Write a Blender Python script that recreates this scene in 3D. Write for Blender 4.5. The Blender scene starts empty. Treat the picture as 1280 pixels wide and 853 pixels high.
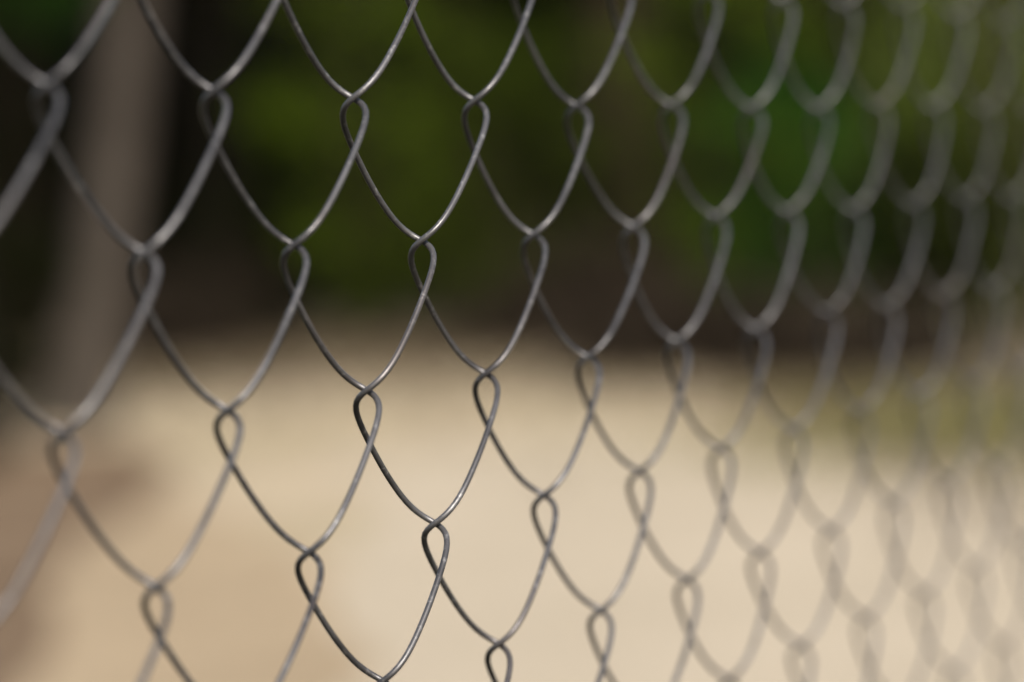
import bpy, math, random
import numpy as np
from mathutils import Matrix, Vector

random.seed(7); rng = np.random.default_rng(7)
scene = bpy.context.scene
COL = scene.collection

# ------------------------------------------------------------------ camera
V = 0.075                 # one vertical mesh period of the fence, metres
CAM_H = 1.0
YAW, PITCH, ROLL = 1.10092, 0.04768, -0.04959
CX, CY, CZ = -8.51865, -4.87097, -0.39357      # camera in mesh periods
FPX = 3600.0              # focal length in pixels of a 1280 px wide frame
fw = Vector((math.sin(YAW)*math.cos(PITCH), math.cos(YAW)*math.cos(PITCH), -math.sin(PITCH)))
r0 = fw.cross(Vector((0, 0, 1))).normalized(); u0 = r0.cross(fw)
cr, sr = math.cos(ROLL), math.sin(ROLL)
RT = cr*r0 + sr*u0; UP = -sr*r0 + cr*u0
CAM = Vector((CX*V, CY*V, CAM_H))
cam = bpy.data.cameras.new('camera'); camo = bpy.data.objects.new('camera', cam); COL.objects.link(camo)
m = Matrix((RT, UP, -fw)).transposed().to_4x4(); m.translation = CAM
camo.matrix_world = m
cam.sensor_width = 36.0; cam.lens = FPX/1280*36
cam.clip_start = 0.01; cam.clip_end = 3000
cam.dof.use_dof = True; cam.dof.focus_distance = 0.752; cam.dof.aperture_fstop = 5.0
cam.dof.aperture_blades = 0
scene.camera = camo

def ground_at(px, py):
    d = fw + (px-640)/FPX*RT - (py-426.5)/FPX*UP
    t = -CAM.z/d.z
    p = CAM + t*d
    return Vector((p.x, p.y, 0.0))
def spot(px, dist):
    """a ground point at this distance along the bearing of a column of the photo"""
    d = fw + (px-640)/FPX*RT + 0.06*UP
    h = Vector((d.x, d.y, 0)).normalized()
    p = Vector((CAM.x, CAM.y, 0)) + h*dist
    return p

# ------------------------------------------------------------------ helpers
def tag(o, label=None, cat=None, group=None, kind=None):
    if label: o['label'] = label
    if cat: o['category'] = cat
    if group: o['group'] = group
    if kind: o['kind'] = kind
    return o
def empty(name, loc=(0, 0, 0)):
    o = bpy.data.objects.new(name, None); o.location = loc; o.empty_display_size = 0.1
    COL.objects.link(o); return o
def mesh_obj(name, verts, faces, mat, parent=None, smooth=True):
    """verts (n,3) array, faces (m,4) or (m,3) array"""
    verts = np.asarray(verts, np.float32); faces = np.asarray(faces, np.int32)
    me = bpy.data.meshes.new(name)
    k = faces.shape[1]
    me.vertices.add(len(verts)); me.vertices.foreach_set('co', verts.ravel())
    me.loops.add(faces.size); me.loops.foreach_set('vertex_index', faces.ravel())
    me.polygons.add(len(faces))
    me.polygons.foreach_set('loop_start', np.arange(0, faces.size, k, dtype=np.int32))
    me.polygons.foreach_set('loop_total', np.full(len(faces), k, np.int32))
    me.update(calc_edges=True)
    me.polygons.foreach_set('use_smooth', np.full(len(faces), smooth))
    me.materials.append(mat)
    o = bpy.data.objects.new(name, me); COL.objects.link(o)
    if parent: o.parent = parent
    return o
def tube(path, rad, sides=10, cap=True):
    """a swept tube; parallel-transported frames"""
    P = np.asarray(path, float); n = len(P)
    R_ = np.full(n, rad) if np.isscalar(rad) else np.asarray(rad, float)
    T = np.gradient(P, axis=0); T /= np.linalg.norm(T, axis=1)[:, None]
    a = np.array([1., 0, 0]) if abs(T[0, 0]) < .8 else np.array([0, 1., 0])
    N = np.zeros_like(P); nrm = a - T[0]*(a@T[0]); nrm /= np.linalg.norm(nrm)
    for i in range(n):
        nrm = nrm - T[i]*(nrm@T[i]); nrm /= np.linalg.norm(nrm); N[i] = nrm
    B = np.cross(T, N)
    ang = np.arange(sides)*2*np.pi/sides
    ring = P[:, None] + R_[:, None, None]*(np.cos(ang)[None, :, None]*N[:, None] + np.sin(ang)[None, :, None]*B[:, None])
    verts = ring.reshape(-1, 3)
    i = np.arange(n-1)[:, None]*sides; j = np.arange(sides)[None]; j2 = (j+1) % sides
    faces = np.stack([i+j, i+j2, i+sides+j2, i+sides+j], -1).reshape(-1, 4)
    return verts, faces
def merge(parts):
    vs, fs, k = [], [], 0
    for v, f in parts:
        vs.append(v); fs.append(np.asarray(f)+k); k += len(v)
    return np.concatenate(vs), np.concatenate(fs)

# ------------------------------------------------------------------ materials
def material(name):
    mt = bpy.data.materials.new(name); mt.use_nodes = True
    nt = mt.node_tree; b = nt.nodes['Principled BSDF']
    return mt, nt, b
def noise(nt, scale, detail=4, rough=.55, coord='Object', vec=None):
    n = nt.nodes.new('ShaderNodeTexNoise'); n.inputs['Scale'].default_value = scale
    n.inputs['Detail'].default_value = detail; n.inputs['Roughness'].default_value = rough
    if vec is None:
        tc = nt.nodes.new('ShaderNodeTexCoord'); vec = tc.outputs[coord]
    nt.links.new(vec, n.inputs['Vector'])
    return n
def ramp(nt, src, stops):
    r = nt.nodes.new('ShaderNodeValToRGB')
    while len(r.color_ramp.elements) < len(stops): r.color_ramp.elements.new(.5)
    for e, (p, c) in zip(r.color_ramp.elements, stops):
        e.position = p; e.color = (*c, 1)
    nt.links.new(src, r.inputs['Fac']); return r
def mix(nt, fac, a, b):
    mx = nt.nodes.new('ShaderNodeMix'); mx.data_type = 'RGBA'
    if isinstance(fac, float): mx.inputs[0].default_value = fac
    else: nt.links.new(fac, mx.inputs[0])
    for s, i in ((a, 6), (b, 7)):
        if isinstance(s, tuple): mx.inputs[i].default_value = (*s, 1)
        else: nt.links.new(s, mx.inputs[i])
    return mx.outputs[2]

# dull galvanised wire: slate-grey zinc, small pale and brown patches
M_wire, nt, b = material('galvanised_wire')
n1 = noise(nt, 55, 5); n2 = noise(nt, 420, 4, .75); n3 = noise(nt, 18, 3)
base = ramp(nt, n1.outputs['Fac'], [(.3, (.052, .049, .05)), (.7, (.14, .134, .134))])
pale = ramp(nt, n2.outputs['Fac'], [(.55, (0, 0, 0)), (.70, (.5, .5, .5))])
c1 = mix(nt, pale.outputs['Color'], base.outputs['Color'], (.44, .42, .40))
rust = ramp(nt, n3.outputs['Fac'], [(.52, (0, 0, 0)), (.75, (.55, .55, .55))])
c2 = mix(nt, rust.outputs['Color'], c1, (.10, .075, .062))
nt.links.new(c2, b.inputs['Base Color'])
b.inputs['Metallic'].default_value = .5
rr = nt.nodes.new('ShaderNodeMapRange'); rr.inputs[3].default_value = .27; rr.inputs[4].default_value = .47
nt.links.new(n1.outputs['Fac'], rr.inputs[0]); nt.links.new(rr.outputs[0], b.inputs['Roughness'])
bp = nt.nodes.new('ShaderNodeBump'); bp.inputs['Strength'].default_value = .25; bp.inputs['Distance'].default_value = .00015
nt.links.new(n2.outputs['Fac'], bp.inputs['Height']); nt.links.new(bp.outputs['Normal'], b.inputs['Normal'])

# pale dry sand with tan and pinkish areas
M_ground, nt, b = material('dry_sand')
tc = nt.nodes.new('ShaderNodeTexCoord'); gpos = tc.outputs['Object']
n1 = noise(nt, .55, 4, .6, vec=gpos); n2 = noise(nt, 2.2, 5, .65, vec=gpos); n3 = noise(nt, 90, 3, .6, vec=gpos)
base = ramp(nt, n1.outputs['Fac'], [(.36, (.34, .275, .175)), (.5, (.455, .375, .25)), (.62, (.475, .375, .28))])
c1 = mix(nt, ramp(nt, n2.outputs['Fac'], [(.46, (0, 0, 0)), (.66, (.5, .5, .5))]).outputs['Color'], base.outputs['Color'], (.30, .22, .14))
c2 = mix(nt, ramp(nt, n3.outputs['Fac'], [(.45, (0, 0, 0)), (.75, (.3, .3, .3))]).outputs['Color'], c1, (.56, .47, .34))
nt.links.new(c2, b.inputs['Base Color']); b.inputs['Roughness'].default_value = .95; b.inputs['Specular IOR Level'].default_value = .15
bp = nt.nodes.new('ShaderNodeBump'); bp.inputs['Strength'].default_value = .5; bp.inputs['Distance'].default_value = .02
nt.links.new(n3.outputs['Fac'], bp.inputs['Height']); nt.links.new(bp.outputs['Normal'], b.inputs['Normal'])

def earth(name, c_lo, c_hi, scale=2.0):
    mt, nt, b = material(name)
    n1 = noise(nt, scale, 5, .6); n2 = noise(nt, scale*22, 3, .6)
    c = ramp(nt, n1.outputs['Fac'], [(.35, c_lo), (.65, c_hi)]).outputs['Color']
    c = mix(nt, ramp(nt, n2.outputs['Fac'], [(.5, (0, 0, 0)), (.75, (.5, .5, .5))]).outputs['Color'], c, tuple(x*1.5 for x in c_hi))
    nt.links.new(c, b.inputs['Base Color']); b.inputs['Roughness'].default_value = .95; b.inputs['Specular IOR Level'].default_value = .15
    bp = nt.nodes.new('ShaderNodeBump'); bp.inputs['Strength'].default_value = .6; bp.inputs['Distance'].default_value = .03
    nt.links.new(n2.outputs['Fac'], bp.inputs['Height']); nt.links.new(bp.outputs['Normal'], b.inputs['Normal'])
    return mt
M_tan = earth('tan_soil', (.28, .21, .132), (.375, .287, .185), 1.3)
M_brown = earth('reddish_soil', (.10, .064, .038), (.20, .14, .088), 1.5)
M_litter = earth('leaf_litter', (.10, .078, .05), (.17, .132, .088), 2.5)
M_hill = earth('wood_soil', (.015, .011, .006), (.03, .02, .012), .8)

def leaf_mat(name, lo, hi, trans=.25):
    mt, nt, b = material(name)
    g = nt.nodes.new('ShaderNodeNewGeometry')
    c = ramp(nt, g.outputs['Random Per Island'], [(0., lo), (1., hi)]).outputs['Color']
    nt.links.new(c, b.inputs['Base Color']); b.inputs['Roughness'].default_value = .8
    b.inputs['Specular IOR Level'].default_value = .08
    tr = nt.nodes.new('ShaderNodeBsdfTranslucent'); nt.links.new(c, tr.inputs['Color'])
    ms = nt.nodes.new('ShaderNodeMixShader'); ms.inputs[0].default_value = trans
    nt.links.new(b.outputs[0], ms.inputs[1]); nt.links.new(tr.outputs[0], ms.inputs[2])
    nt.links.new(ms.outputs[0], nt.nodes['Material Output'].inputs['Surface'])
    return mt
M_leaf_bright = leaf_mat('bright_leaves', (.06, .10, .006), (.14, .195, .014), .4)
M_leaf_sunlit = leaf_mat('sunlit_toned_leaves', (.11, .15, .03), (.20, .24, .06), .4)  # olive leaf colour brightened to look sunlit
M_leaf_mid = leaf_mat('mid_leaves', (.024, .04, .004), (.065, .088, .008), .3)
M_leaf_deep = leaf_mat('deep_green_leaves', (.014, .044, .004), (.036, .10, .01))
M_leaf_shade = leaf_mat('shade_toned_leaves', (.005, .006, .001), (.012, .0135, .003), .15)  # leaf colour lowered, with the wood's inner shade put into it
M_leaf_brown = leaf_mat('dead_leaves', (.02, .015, .010), (.05, .037, .025), .15)

def bark(name, lo, hi):
    mt, nt, b = material(name)
    tc = nt.nodes.new('ShaderNodeTexCoord'); mp = nt.nodes.new('ShaderNodeMapping')
    mp.inputs['Scale'].default_value = (1, 1, .18); nt.links.new(tc.outputs['Object'], mp.inputs['Vector'])
    n1 = noise(nt, 22, 6, .65, vec=mp.outputs[0]); n2 = noise(nt, 2.2, 3, .5, vec=tc.outputs['Object'])
    c = ramp(nt, n1.outputs['Fac'], [(.3, lo), (.7, hi)]).outputs['Color']
    c = mix(nt, ramp(nt, n2.outputs['Fac'], [(.4, (0, 0, 0)), (.7, (.5, .5, .5))]).outputs['Color'], c, tuple(x*.6 for x in lo))
    nt.links.new(c, b.inputs['Base Color']); b.inputs['Roughness'].default_value = .9; b.inputs['Specular IOR Level'].default_value = .04
    bp = nt.nodes.new('ShaderNodeBump'); bp.inputs['Strength'].default_value = .8; bp.inputs['Distance'].default_value = .03
    nt.links.new(n1.outputs['Fac'], bp.inputs['Height']); nt.links.new(bp.outputs['Normal'], b.inputs['Normal'])
    return mt
M_bark_grey = bark('grey_brown_bark', (.045, .037, .030), (.085, .071, .058))
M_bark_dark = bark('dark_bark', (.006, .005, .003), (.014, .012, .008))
M_bark_brown = bark('red_brown_bark', (.018, .012, .008), (.036, .025, .017))

M_pipe, nt, b = material('galvanised_pipe')
b.inputs['Base Color'].default_value = (.32, .33, .34, 1); b.inputs['Metallic'].default_value = .7; b.inputs['Roughness'].default_value = .5
n = noise(nt, 30, 3)
nt.links.new(ramp(nt, n.outputs['Fac'], [(.3, (.25, .26, .27)), (.7, (.4, .41, .42))]).outputs['Color'], b.inputs['Base Color'])

# ------------------------------------------------------------------ setting
def sheet(name, cx, cy, rx, ry, z, mat, rot=0., wob=.25, seed=1, n=64):
    """an irregular flat patch lying on the ground"""
    rg = np.random.default_rng(seed); a = np.arange(n)*2*np.pi/n
    w = 1 + sum(rg.normal(0, wob/(k+1))*np.cos(k*a + rg.uniform(0, 6.3)) for k in range(2, 9))
    x = rx*w*np.cos(a); y = ry*w*np.sin(a)
    X = x*math.cos(rot) - y*math.sin(rot); Y = x*math.sin(rot) + y*math.cos(rot)
    v = np.concatenate([[[cx, cy, z]], np.stack([cx+X, cy+Y, np.full(n, z)], 1)])
    f = np.array([[0, 1+i, 1+(i+1) % n] for i in range(n)])
    return tag(mesh_obj(name, v, f, mat, smooth=False), kind='structure')
g = 1500.0; xs = np.concatenate([np.linspace(-g, -40, 6), np.linspace(-36, 60, 25), np.linspace(70, g, 6)])
X, Y = np.meshgrid(xs, xs, indexing='ij'); k = len(xs)
idx = np.arange(k*k).reshape(k, k)
gf = np.stack([idx[:-1, :-1], idx[1:, :-1], idx[1:, 1:], idx[:-1, 1:]], -1).reshape(-1, 4)
tag(mesh_obj('ground', np.stack([X.ravel(), Y.ravel(), np.zeros(k*k)], 1), gf, M_ground), kind='structure')

VIEW = Vector((fw.x, fw.y, 0)).normalized(); SIDE = Vector((VIEW.y, -VIEW.x, 0))
rot = math.atan2(SIDE.y, SIDE.x)
def vs(a, b):      # a metres ahead of the camera, b metres to its right, on the ground
    p = Vector((CAM.x, CAM.y, 0)) + VIEW*a*1.04 + SIDE*b*.84
    return p.x, p.y
def outline_sheet(name, outline, z, mat, seed, amp=.25):
    rg = np.random.default_rng(seed); out = []
    n = len(outline)
    for i in range(n):
        p, q_ = np.array(outline[i]), np.array(outline[(i+1) % n]); k_ = max(2, int(np.hypot(*(q_-p))/.25))
        for j in range(k_): out.append(p + (q_-p)*j/k_)
    out = np.array(out, float); m_ = len(out); tt = np.arange(m_)
    for kk in range(1, 12):
        fq = kk*5*2*np.pi/m_
        out += amp/kk*np.stack([np.sin(tt*fq+rg.uniform(0, 6)), np.sin(tt*fq+rg.uniform(0, 6))], 1)
    bm = __import__('bmesh').new()
    fc = bm.faces.new([bm.verts.new((*vs(a, b_), z)) for a, b_ in out])
    __import__('bmesh').ops.triangulate(bm, faces=[fc]); me = bpy.data.meshes.new(name); bm.to_mesh(me); bm.free()
    me.materials.append(mat); o = bpy.data.objects.new(name, me); COL.objects.link(o)
    if me.polygons[0].normal.z < 0: me.flip_normals()
    return tag(o, kind='structure')
M_pale = earth('pale_pinkish_sand', (.385, .32, .232), (.445, .372, .275), 1.3)
outline_sheet('pale_sand', [(a/1.04, b_/.84) for a, b_ in [(11.8, -.7), (12.2, .3), (10.6, 1.6), (9.2, 2.6), (6, 3.4), (4.2, 2.6), (4.2, -.5), (6, -.42), (8.5, -.5), (10.2, -.55)]], .0035, M_pale, 15, .08)
outline_sheet('soil_patch', [(a/1.04, b_/.84) for a, b_ in [(14.2, -4.6), (12.4, -1.75), (10.6, -1.2), (8.6, -.8), (7.2, -.45), (6.3, -.28), (5.6, -.42), (4.4, -.5), (4.2, -3.5), (8, -6)]], .004, M_tan, 5, .07)
outline_sheet('bare_soil', [(a/1.04, b_/.84) for a, b_ in [(13.0, -1.75), (11.6, -1.42), (10.2, -1.3), (9.0, -1.35), (7.8, -1.3), (6.8, -1.2), (5.6, -1.05), (5.2, -4), (12.5, -5)]], .012, M_brown, 8, .06)
M_dark_ground = earth('added_dark_soil', (.022, .02, .012), (.05, .045, .025), 6)
outline_sheet('unseen_dark_ground', [(5.0, -9), (4.9, 7), (-12, 9), (-12, -9)], .006, M_dark_ground, 6, .12)  # unseen dark ground, added to cut bounce light on the wire undersides
outline_sheet('forest_floor', [(a/1.04, b_/.84) for a, b_ in [(17, -30), (18.5, -9), (19.2, -3.7), (20.4, -2.6), (20.6, -1.6), (20.3, -.4), (19.0, .5), (16.2, 1.1), (14.0, 1.42), (12.9, 1.9), (12.4, 2.6), (11, 6), (8, 30), (52, 30), (52, -30)]], .008, M_litter, 3, .22)

# wooded slope rising behind the clearing
na, nb = 24, 60
A = np.linspace(24, 120, na); B = np.linspace(-70, 70, nb)
pts = []
for a in A:
    for b_ in B:
        x, y = vs(a, b_); t = min(1, max(0, (a-26)/30))
        z = -0.3 + 11*t*t*(3-2*t) + .7*t*math.sin(b_*.35 + a*.2) + .4*t*math.sin(b_*.9+1)
        pts.append((x, y, z))
idx = np.arange(na*nb).reshape(na, nb)
hf = np.stack([idx[:-1, :-1], idx[1:, :-1], idx[1:, 1:], idx[:-1, 1:]], -1).reshape(-1, 4)[:, ::-1]
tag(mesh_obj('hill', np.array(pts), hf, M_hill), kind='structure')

# ------------------------------------------------------------------ fence
S = [0.22129, 0.01377, -0.00043, 0.00021, 0.00219, 0.02389, 0.00581, -0.0058, 0.09794, 0.01147, 0.00153, -0.00469, -0.00584, 0.00804, -0.00044]
PITCHX, LEAN = 0.43996, -0.02521
# how far each knot of this old mesh sits from a perfect lattice (mesh periods)
KN = {(-1, 0.5): (-0.0042, 0.0063), (-1, 1.5): (0.0105, 0.0017), (-2, 0.0): (-0.0079, 0.0037), (-2, 1.0): (-0.0044, 0.0063), (-3, 0.5): (0.0125, 0.0132), (-3, 1.5): (-0.0027, 0.0129), (-4, 0.0): (-0.0016, 0.0094), (-4, 1.0): (0.0004, 0.0166), (0, 0.0): (-0.0175, -0.0102), (0, 1.0): (-0.0064, -0.0014), (0, 2.0): (0.0203, 0.0019), (1, 0.5): (-0.0165, -0.0074), (1, 1.5): (-0.0004, -0.0088), (2, 0.0): (-0.0078, -0.0098), (2, 1.0): (-0.0048, -0.0117), (2, 2.0): (0.0115, -0.0091), (3, 0.5): (-0.008, -0.0145), (3, 1.5): (-0.0036, -0.0083), (4, 0.0): (-0.0194, -0.0219), (4, 1.0): (-0.0068, -0.0128), (4, 2.0): (0.02, -0.0168), (5, 0.5): (0.0344, -0.0112), (5, 1.5): (0.004, -0.01), (6, 0.0): (0.0321, -0.0111), (6, 1.0): (-0.0084, -0.005), (6, 2.0): (0.007, -0.0142), (7, 0.5): (0.0272, 0.0085), (7, 1.5): (-0.0112, -0.0005), (8, 0.0): (0.0493, -0.0182), (8, 1.0): (0.0023, -0.0088), (8, 2.0): (-0.0458, -0.0074), (9, 0.5): (0.0074, 0.0082), (9, 1.5): (-0.0202, 0.0031), (9, 2.5): (-0.0269, 0.0019), (10, 0.0): (0.0211, -0.012), (10, 1.0): (0.0322, 0.0159), (10, 2.0): (-0.0185, -0.0187), (11, 0.5): (0.0063, -0.0057), (11, 1.5): (-0.0022, 0.0146), (11, 2.5): (-0.027, -0.0044), (12, 0.0): (-0.0312, 0.01), (12, 1.0): (-0.0047, 0.001), (12, 2.0): (0.0004, 0.0079), (13, 0.5): (0.0412, 0.0012), (13, 1.5): (0.0275, 0.0276), (13, 2.5): (-0.0082, -0.0153), (14, 0.0): (-0.04225, 0.0168), (14, 1.0): (0.0331, 0.0154), (14, 2.0): (-0.0068, 0.0269), (15, 0.5): (0.0332, 0.0165), (15, 1.5): (0.0486, 0.0074), (15, 2.5): (-0.0197, 0.0089), (16, 0.0): (-0.03966, 0.0064), (16, 1.0): (0.0418, 0.0021), (16, 2.0): (-0.0383, 0.0246)}
KK = np.array([list(a) for a in KN]); KO = np.array([list(o) for o in KN.values()])
_cache = {}
def knot(k, v):
    key = (int(k), round(float(v), 1))
    if key in KN:
        s = 1.0 if k < 11 else .7
        return np.array(KN[key])*s
    if key not in _cache:
        d = (KK[:, 0]-k)**2*.3 + (KK[:, 1]-v)**2
        w = 1/d**2
        rg = np.random.default_rng(int(k*977 + v*2*131 + 50000))
        _cache[key] = (w[:, None]*KO).sum(0)/w.sum()*math.exp(-d.min()/6) + rg.normal(0, .008, 2)
    return _cache[key]
def wire_path(w, t):
    a1, a3, a5, a7, s2, b2, b4, b1, c1, c3, c5, x0, y0, ph, e2 = S
    fr = 0 if w % 2 == 0 else .5
    tt = t - ph; th = 2*np.pi*(tt - fr)
    X = (w+.5)*PITCHX + tt*LEAN - (a1*np.cos(th)+a3*np.cos(3*th)+a5*np.cos(5*th)+a7*np.cos(7*th)) + s2*np.sin(2*th) + x0
    Z = -tt + b2*np.sin(2*th) + b4*np.sin(4*th) + b1*np.sin(th) + y0
    Y = c1*np.sin(th) + c3*np.sin(3*th) + c5*np.sin(5*th) + e2*np.cos(2*th)
    n = np.floor((tt-fr)*2).astype(int); s = (tt-fr)*2 - n; s = s*s*(3-2*s)
    O = np.zeros((len(t), 2))
    for ni in np.unique(n):
        mk = n == ni; ka, kb = (w, w+1) if ni % 2 == 0 else (w+1, w); va = fr + ni/2
        O[mk] = knot(ka, va)*(1-s[mk])[:, None] + knot(kb, va+.5)*s[mk][:, None]
    return np.stack([(X+O[:, 0])*V, Y*V, (Z+O[:, 1]-CZ)*V + CAM_H], 1)
WIRE_R = 0.0108*V
T0, T1 = -7.9, 12.8
fence = empty('chain_link_fence', (8*PITCHX*V, 0, 0))
tag(fence, 'grey galvanised chain link fence with elongated diamond mesh crossing the whole foreground', 'fence')
FB = np.array(fence.location)
for w in range(-26, 70):
    near = -8 <= w <= 24
    t = np.arange(T0, T1, 1/(48 if near else 26))
    v, f = tube(wire_path(w, t)-FB, WIRE_R, 12 if near else 6)
    mesh_obj('wire', v, f, M_wire, fence)
zt = (7.75-CZ)*V + CAM_H
for px_ in (-26*PITCHX*V - .06, 70.2*PITCHX*V + .1):
    v, f = tube(np.array([[px_, .03, z] for z in (0, .5, 1.0, 1.5, zt+.05)])-FB, .024, 20)
    post = mesh_obj('post', v, f, M_pipe, fence)
    v, f = tube(np.array([[px_, .03, zt+.05+d] for d in (0, .012, .022, .03)])-FB, [.028, .026, .018, .002], 20)
    mesh_obj('post_cap', v, f, M_pipe, post)
v, f = tube(np.array([[x, .03, zt] for x in np.linspace(-26*PITCHX*V-.06, 70.2*PITCHX*V+.1, 8)])-FB, .019, 16)
mesh_obj('top_rail', v, f, M_pipe, fence)

# ------------------------------------------------------------------ vegetation
LEAF = np.array([[-.5, 0, 0], [0, -.26, .06], [.5, 0, 0], [0, .26, .06]])
def leaves(centres, size, rg, flat=.5):
    n = len(centres)
    q = rg.normal(size=(n, 3)); q[:, 2] = np.abs(q[:, 2])+flat; q /= np.linalg.norm(q, axis=1)[:, None]
    a = rg.normal(size=(n, 3)); a -= q*(a*q).sum(1)[:, None]; a /= np.linalg.norm(a, axis=1)[:, None]
    b_ = np.cross(q, a)
    s = (size*rg.uniform(.6, 1.35, n))[:, None, None]
    v = centres[:, None] + s*(LEAF[None, :, 0:1]*a[:, None] + LEAF[None, :, 1:2]*b_[:, None] + LEAF[None, :, 2:3]*q[:, None])
    return v.reshape(-1, 3), np.arange(n*4).reshape(n, 4)
def clumps(n_clump, rad, hgt, n_leaf, csize, rg, z0=0., top=1.0, shell=.55):
    """leaf centres in clumps spread through an egg-shaped crown of radius rad, height hgt"""
    out = []
    for _ in range(n_clump):
        d = rg.normal(size=3); d /= np.linalg.norm(d); rr_ = rg.uniform(shell, 1)**.6
        c = np.array([d[0]*rad*rr_, d[1]*rad*rr_, z0 + hgt*.5 + d[2]*hgt*.5*rr_])
        k_ = int(n_leaf*rg.uniform(.6, 1.4)); cs = csize*rg.uniform(.6, 1.4)
        p = rg.normal(size=(k_, 3))*np.array([cs, cs, cs*.7])*.5 + c
        out.append(p)
    P = np.concatenate(out); P[:, 2] = np.maximum(P[:, 2], .02)
    return P
def limb(p0, p1, r0_, r1_, rg, n=7, bend=.06):
    p0, p1 = np.array(p0, float), np.array(p1, float); L = np.linalg.norm(p1-p0)
    s = np.linspace(0, 1, n)[:, None]; off = np.cumsum(rg.normal(0, bend*L/n, (n, 3)), 0); off -= off[0]
    return tube(p0 + (p1-p0)*s + off*np.sin(s*np.pi)**.5, np.linspace(r0_, r1_, n), 12)
def tree(loc, label, r, height, crown_z, crown_r, mat_b, mat_l, seed, lean=(0, 0), n_clump=46, group=None, flare=1.5, leaf=.13, n_leaf=80):
    rg = np.random.default_rng(seed)
    t = tag(empty('tree', (loc[0], loc[1], 0)), label, 'tree', group)
    zs = np.array([-.1, .05, .18, .4, .8, 1.4, 2.2, 3.2, 4.4, height*.75, height*.9])
    zs = zs[zs <= height*.92]
    fl = 1 + (flare-1)*np.exp(-np.maximum(zs, 0)/.22)
    wob = np.cumsum(rg.normal(0, .012, (len(zs), 2)), 0)
    P = np.stack([lean[0]*zs + wob[:, 0], lean[1]*zs + wob[:, 1], zs], 1)
    v, f = tube(P, r*fl*(1-.75*np.clip(zs/height, 0, 1)), 20)
    a = np.arctan2(v[:, 1], v[:, 0]); v[:, :2] *= (1+.05*np.sin(a*5+seed)+.03*np.sin(v[:, 2]*9+a*3))[:, None]*1.0
    trunk = mesh_obj('trunk', v, f, mat_b, t)
    br = []
    for i in range(8):
        z = crown_z*rg.uniform(.9, 1.1) + (height-crown_z)*rg.uniform(0, .55); az = i*2.4+rg.uniform(-.4, .4)
        p0 = (lean[0]*z, lean[1]*z, z); L = crown_r*rg.uniform(.6, .95)
        br.append(limb(p0, (p0[0]+L*math.cos(az), p0[1]+L*math.sin(az), z+L*rg.uniform(.35, .8)), r*.35, r*.07, rg, bend=.25))
    v, f = merge(br); mesh_obj('limbs', v, f, mat_b, t)
    C = clumps(n_clump, crown_r, height-crown_z+1, n_leaf, crown_r*.38, rg, crown_z)
    C[:, 0] += lean[0]*(crown_z+1); C[:, 1] += lean[1]*(crown_z+1)
    v, f = leaves(C, leaf, rg)
    mesh_obj('crown', v, f, mat_l, t, smooth=False)
    return t
def shrub(loc, label, rad, hgt, mat_l, seed, group, n_clump=34, n_leaf=90, leaf=.07, z0=.1, stems=7, cat='shrub', name='shrub'):
    rad *= .85; hgt *= .88
    rg = np.random.default_rng(seed)
    t = tag(empty(name, (loc[0], loc[1], 0)), label, cat, group)
    st = []
    for i in range(stems):
        az = i*2*math.pi/stems+rg.uniform(-.4, .4); L = rad*rg.uniform(.3, .8)
        st.append(limb((.05*math.cos(az), .05*math.sin(az), -.05), (L*math.cos(az), L*math.sin(az), max(z0, 0) + hgt*rg.uniform(.6, .9)), .022, .006, rg, bend=.2))
    v, f = merge(st); mesh_obj('stems', v, f, M_bark_brown, t)
    C = clumps(n_clump, rad, hgt, n_leaf, rad*.42, rg, z0)
    v, f = leaves(C, leaf, rg); mesh_obj('foliage', v, f, mat_l, t, smooth=False)
    return t

# the leaning trunk beyond the fence on the left
rt = np.array([SIDE.x, SIDE.y])
gl = ground_at(98, 540)
tree(gl, 'pale grey-brown tree trunk leaning right, alone at the left edge of the sandy clearing', .145, 9, 4.0, 2.9, M_bark_grey, M_leaf_mid, 11,
     lean=tuple(rt*.165), n_clump=50, flare=1.5)
tree(ground_at(-62, 590), 'dark trunk standing at the far left corner in front of the pale leaning trunk', .15, 8, 3.6, 2.4, M_bark_dark, M_leaf_mid, 12, lean=tuple(rt*.02))
G = 'dark trees along the edge of the wood'
for i, (px, d, r, mb, ml, lab) in enumerate([
        (790, 22.5, .30, M_bark_brown, M_leaf_mid, 'thick reddish-brown trunk at the wood edge just right of the middle'),
        (262, 25.5, .26, M_bark_dark, M_leaf_shade, 'blackish trunk at the wood edge right of the pale leaning trunk'),
        (975, 24.0, .20, M_bark_dark, M_leaf_mid, 'slim dark trunk at the wood edge between the brightest green bushes'),
        (585, 25.0, .22, M_bark_brown, M_leaf_shade, 'brown trunk at the wood edge in the middle between two mid green bushes'),
        (1235, 23.0, .24, M_bark_brown, M_leaf_mid, 'brown trunk at the wood edge at the far right behind the mesh'),
        (30, 27.0, .28, M_bark_dark, M_leaf_shade, 'dark trunk in the gloom behind the far left corner')]):
    p = spot(px, d)
    tree(p, lab, r, 11, 4.2, 3.6, mb, ml, 30+i, lean=(rng.normal(0, .02), rng.normal(0, .02)), group=G, n_clump=70, leaf=.16, n_leaf=90)
for i, (b_, a) in enumerate([(-9, 26), (-4.5, 30), (0.5, 31), (5.5, 29), (10, 27), (-14, 30), (14, 31)]):
    p = vs(a, b_)
    tree(p, 'tree far back in the dark wood, hardly visible behind the shrubs', .24, 12, 3.2, 3.6, M_bark_dark, M_leaf_shade, 60+i, group='trees deep in the wood', n_clump=80, leaf=.18, n_leaf=90)

GS = 'green shrubs along the edge of the wood'
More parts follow.
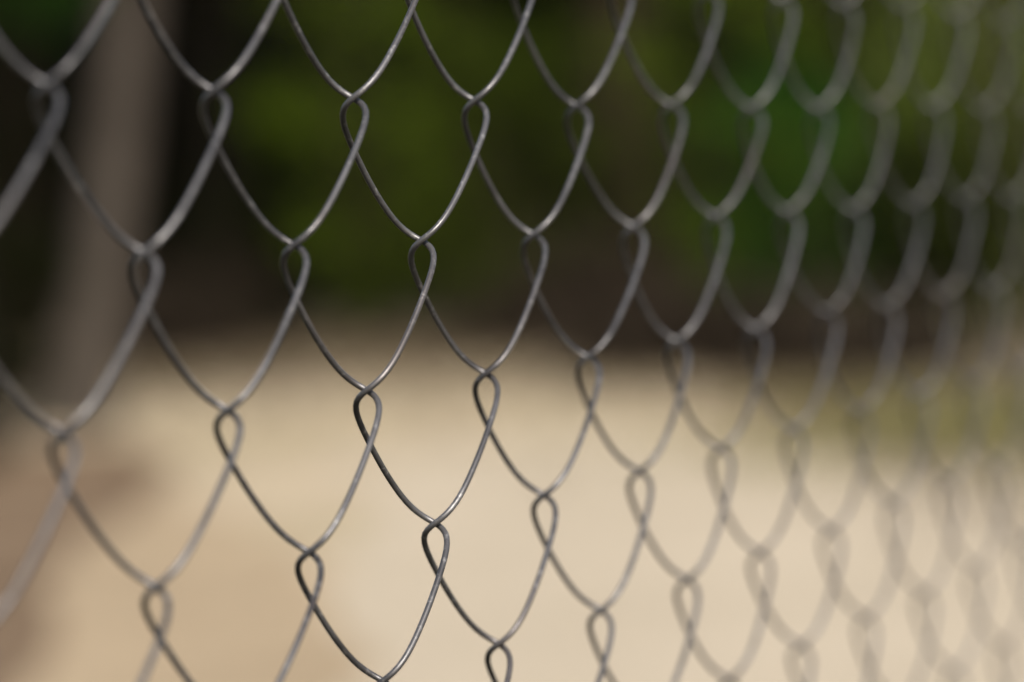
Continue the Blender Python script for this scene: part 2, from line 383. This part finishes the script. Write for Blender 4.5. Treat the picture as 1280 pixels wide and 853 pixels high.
# (column of the photo, distance, radius, height, material, label)
for i, (px, d, rad, h, ml, lab) in enumerate([
        (655, 20.5, .75, 2.7, M_leaf_mid, 'mid green shrub right of centre, left of the thick brown trunk'),
        (450, 22.5, .85, 3.6, M_leaf_bright, 'tall yellow-green shrub left of centre behind the sharpest wires'),
        (1000, 18.5, .72, 2.0, M_leaf_deep, 'low deep green shrub between the brown trunk and the bright shrubs on the right'),
        (1110, 20.5, 1.0, 3.5, M_leaf_bright, 'tall bright green shrub on the right side of the wood edge'),
        (915, 20.8, .85, 3.3, M_leaf_bright, 'bright green shrub just right of the thick brown trunk'),
        (1225, 19.0, .85, 3.3, M_leaf_sunlit, 'pale olive-green shrub at the far right edge of the picture'),
        (310, 22.5, .8, 1.3, M_leaf_shade, 'low dark green shrub right of the pale leaning trunk'),
        (30, 18.0, .8, 1.6, M_leaf_deep, 'green shrub with high foliage on bare stems in the upper left corner'),
        (560, 24.0, 1.0, 2.9, M_leaf_mid, 'dull olive shrub in the shade at the centre of the wood edge'),
        (1330, 17.0, 1.0, 2.4, M_leaf_mid, 'dull green shrub cut by the right edge, in front of the pale olive one'),
        (-25, 13.2, .42, 1.15, M_leaf_shade, 'blackish low shrub at the left edge beside the foot of the leaning trunk'),
        (-90, 16.5, 1.0, 2.6, M_leaf_shade, 'tall blackish shrub behind the left edge of the picture'),
        (1160, 17.0, .55, 1.3, M_leaf_shade, 'low dark shrub in front of the bright shrubs on the right')]):
    shrub(spot(px, d), lab, rad, h, ml, 100+i, GS, z0=2.1 if px == 30 else .1)
# leafless brown undergrowth at the foot of the wood
for i, (px, d, rad, h, lab) in enumerate([
        (720, 19.0, .9, .9, 'low heap of brown dead brushwood below the mid green shrub'),
        (880, 16.0, .8, .55, 'wide low heap of brown dead leaves on the sand right of centre'),
        (1040, 15.5, .7, .45, 'small heap of brown dead leaves near the grass on the right'),
        (200, 21.0, .9, .8, 'brown dead brushwood beside the pale leaning trunk')]):
    shrub(spot(px, d), lab, rad, h, M_leaf_brown, 140+i, 'heaps of dead brush and leaves', n_clump=30, n_leaf=90, leaf=.09, z0=-.1, stems=5, cat='brush heap', name='brush_heap')

# dense thicket closing the wood behind: far-off mass
rg = np.random.default_rng(5); C = []
for _ in range(900):
    a = rg.uniform(27, 36); b_ = rg.uniform(-22, 22); x, y = vs(a, b_); z = rg.uniform(.2, 7.5)
    C.append(rg.normal(size=(60, 3))*np.array([.55, .55, .4]) + np.array([x, y, z]))
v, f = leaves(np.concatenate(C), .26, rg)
tag(mesh_obj('thicket', v, f, M_leaf_shade, smooth=False), 'dark mass of leaves filling the wood behind the trees', 'thicket', kind='stuff')

# short grass where the clearing meets the wood on the right, and dead leaves
def grass(name, label, a0, a1, b0, b1, n, mat, hgt, seed):
    rg = np.random.default_rng(seed)
    a = rg.normal((a0+a1)/2, (a1-a0)/4, n); b_ = rg.normal((b0+b1)/2, (b1-b0)/4, n)
    keep = np.sin(a*1.7+seed)*np.sin(b_*1.9)+rg.uniform(-1, 1, n) > -.6; a, b_ = a[keep], b_[keep]; n = len(a)
    x = CAM.x + VIEW.x*a + SIDE.x*b_; y = CAM.y + VIEW.y*a + SIDE.y*b_
    h = hgt*rg.uniform(.4, 1.2, n); az = rg.uniform(0, 6.28, n); w = .006
    dx, dy = np.cos(az)*w, np.sin(az)*w; lx, ly = rg.normal(0, .3, n)*h, rg.normal(0, .3, n)*h
    z = np.full(n, .006)
    v = np.stack([np.stack([x-dx, y-dy, z], 1), np.stack([x+dx, y+dy, z], 1), np.stack([x+lx, y+ly, h], 1)], 1).reshape(-1, 3)
    tag(mesh_obj(name, v, np.arange(3*n).reshape(n, 3), mat, smooth=False), label, 'grass', kind='stuff')
M_grass = leaf_mat('dry_olive_grass', (.14, .13, .05), (.26, .24, .095), .3)
grass('grass', 'thin olive grass on the sand at the right', 9.8, 13.6, .9, 3.6, 17000, M_grass, .07, 3)
def edge(b_):        # how far off the wood begins, across the clearing
    return np.interp(b_, [-9, -3.7, -2.6, -1.6, .1, .8, 1.1, 1.42, 1.9, 2.6, 6], [18.5, 19.2, 20.4, 20.6, 20.3, 19.0, 16.2, 14, 12.9, 12.4, 11])
def litter(name, label, b0, b1, n, mat, size, spread, seed):
    rg = np.random.default_rng(seed); b_ = rg.uniform(b0, b1, n)
    a = edge(b_) + 1.0 - np.abs(rg.normal(0, spread, n))
    x = CAM.x + VIEW.x*a + SIDE.x*b_; y = CAM.y + VIEW.y*a + SIDE.y*b_
    v, f = leaves(np.stack([x, y, rg.uniform(.015, .03, n)], 1), size, rg, 3.0)
    tag(mesh_obj(name, v, f, mat, smooth=False), label, 'dead leaves', kind='stuff')
M_dry = leaf_mat('dry_fallen_leaves', (.085, .065, .04), (.19, .145, .09), .1)
litter('fallen_leaves', 'brown fallen leaves scattered where the sand meets the wood', -6, 6, 19000, M_dry, .085, 3.3, 9)

# ------------------------------------------------------------------ light
EL, AZ = math.radians(42), None
sd = (VIEW*-.74 + SIDE*.32).normalized()          # sun stands behind the camera, a little to the right
az = math.atan2(sd.x, sd.y)                       # compass angle from +y toward +x
world = bpy.data.worlds.new('World'); scene.world = world; world.use_nodes = True
nt = world.node_tree; bg = nt.nodes['Background']
sky = nt.nodes.new('ShaderNodeTexSky'); sky.sky_type = 'NISHITA'; sky.sun_disc = False
sky.sun_elevation = EL; sky.sun_rotation = az; sky.air_density = 1.2; sky.dust_density = 2.5
nt.links.new(sky.outputs[0], bg.inputs[0]); bg.inputs[1].default_value = .08
sun = bpy.data.lights.new('sun', 'SUN'); sun.energy = 3.4; sun.angle = math.radians(10); sun.color = (1, .955, .89)
so = bpy.data.objects.new('sun', sun); COL.objects.link(so)
dv = Vector((sd.x*math.cos(EL), sd.y*math.cos(EL), math.sin(EL)))
so.rotation_euler = dv.to_track_quat('Z', 'Y').to_euler(); so.location = (0, 0, 20)

scene.view_settings.view_transform = 'Standard'; scene.view_settings.look = 'None'
scene.view_settings.exposure = .78; scene.view_settings.gamma = 1; scene.view_settings.use_curve_mapping = False
scene.cycles.use_denoising = True
scene.cycles.max_bounces = 6; scene.cycles.diffuse_bounces = 3; scene.cycles.transparent_max_bounces = 4
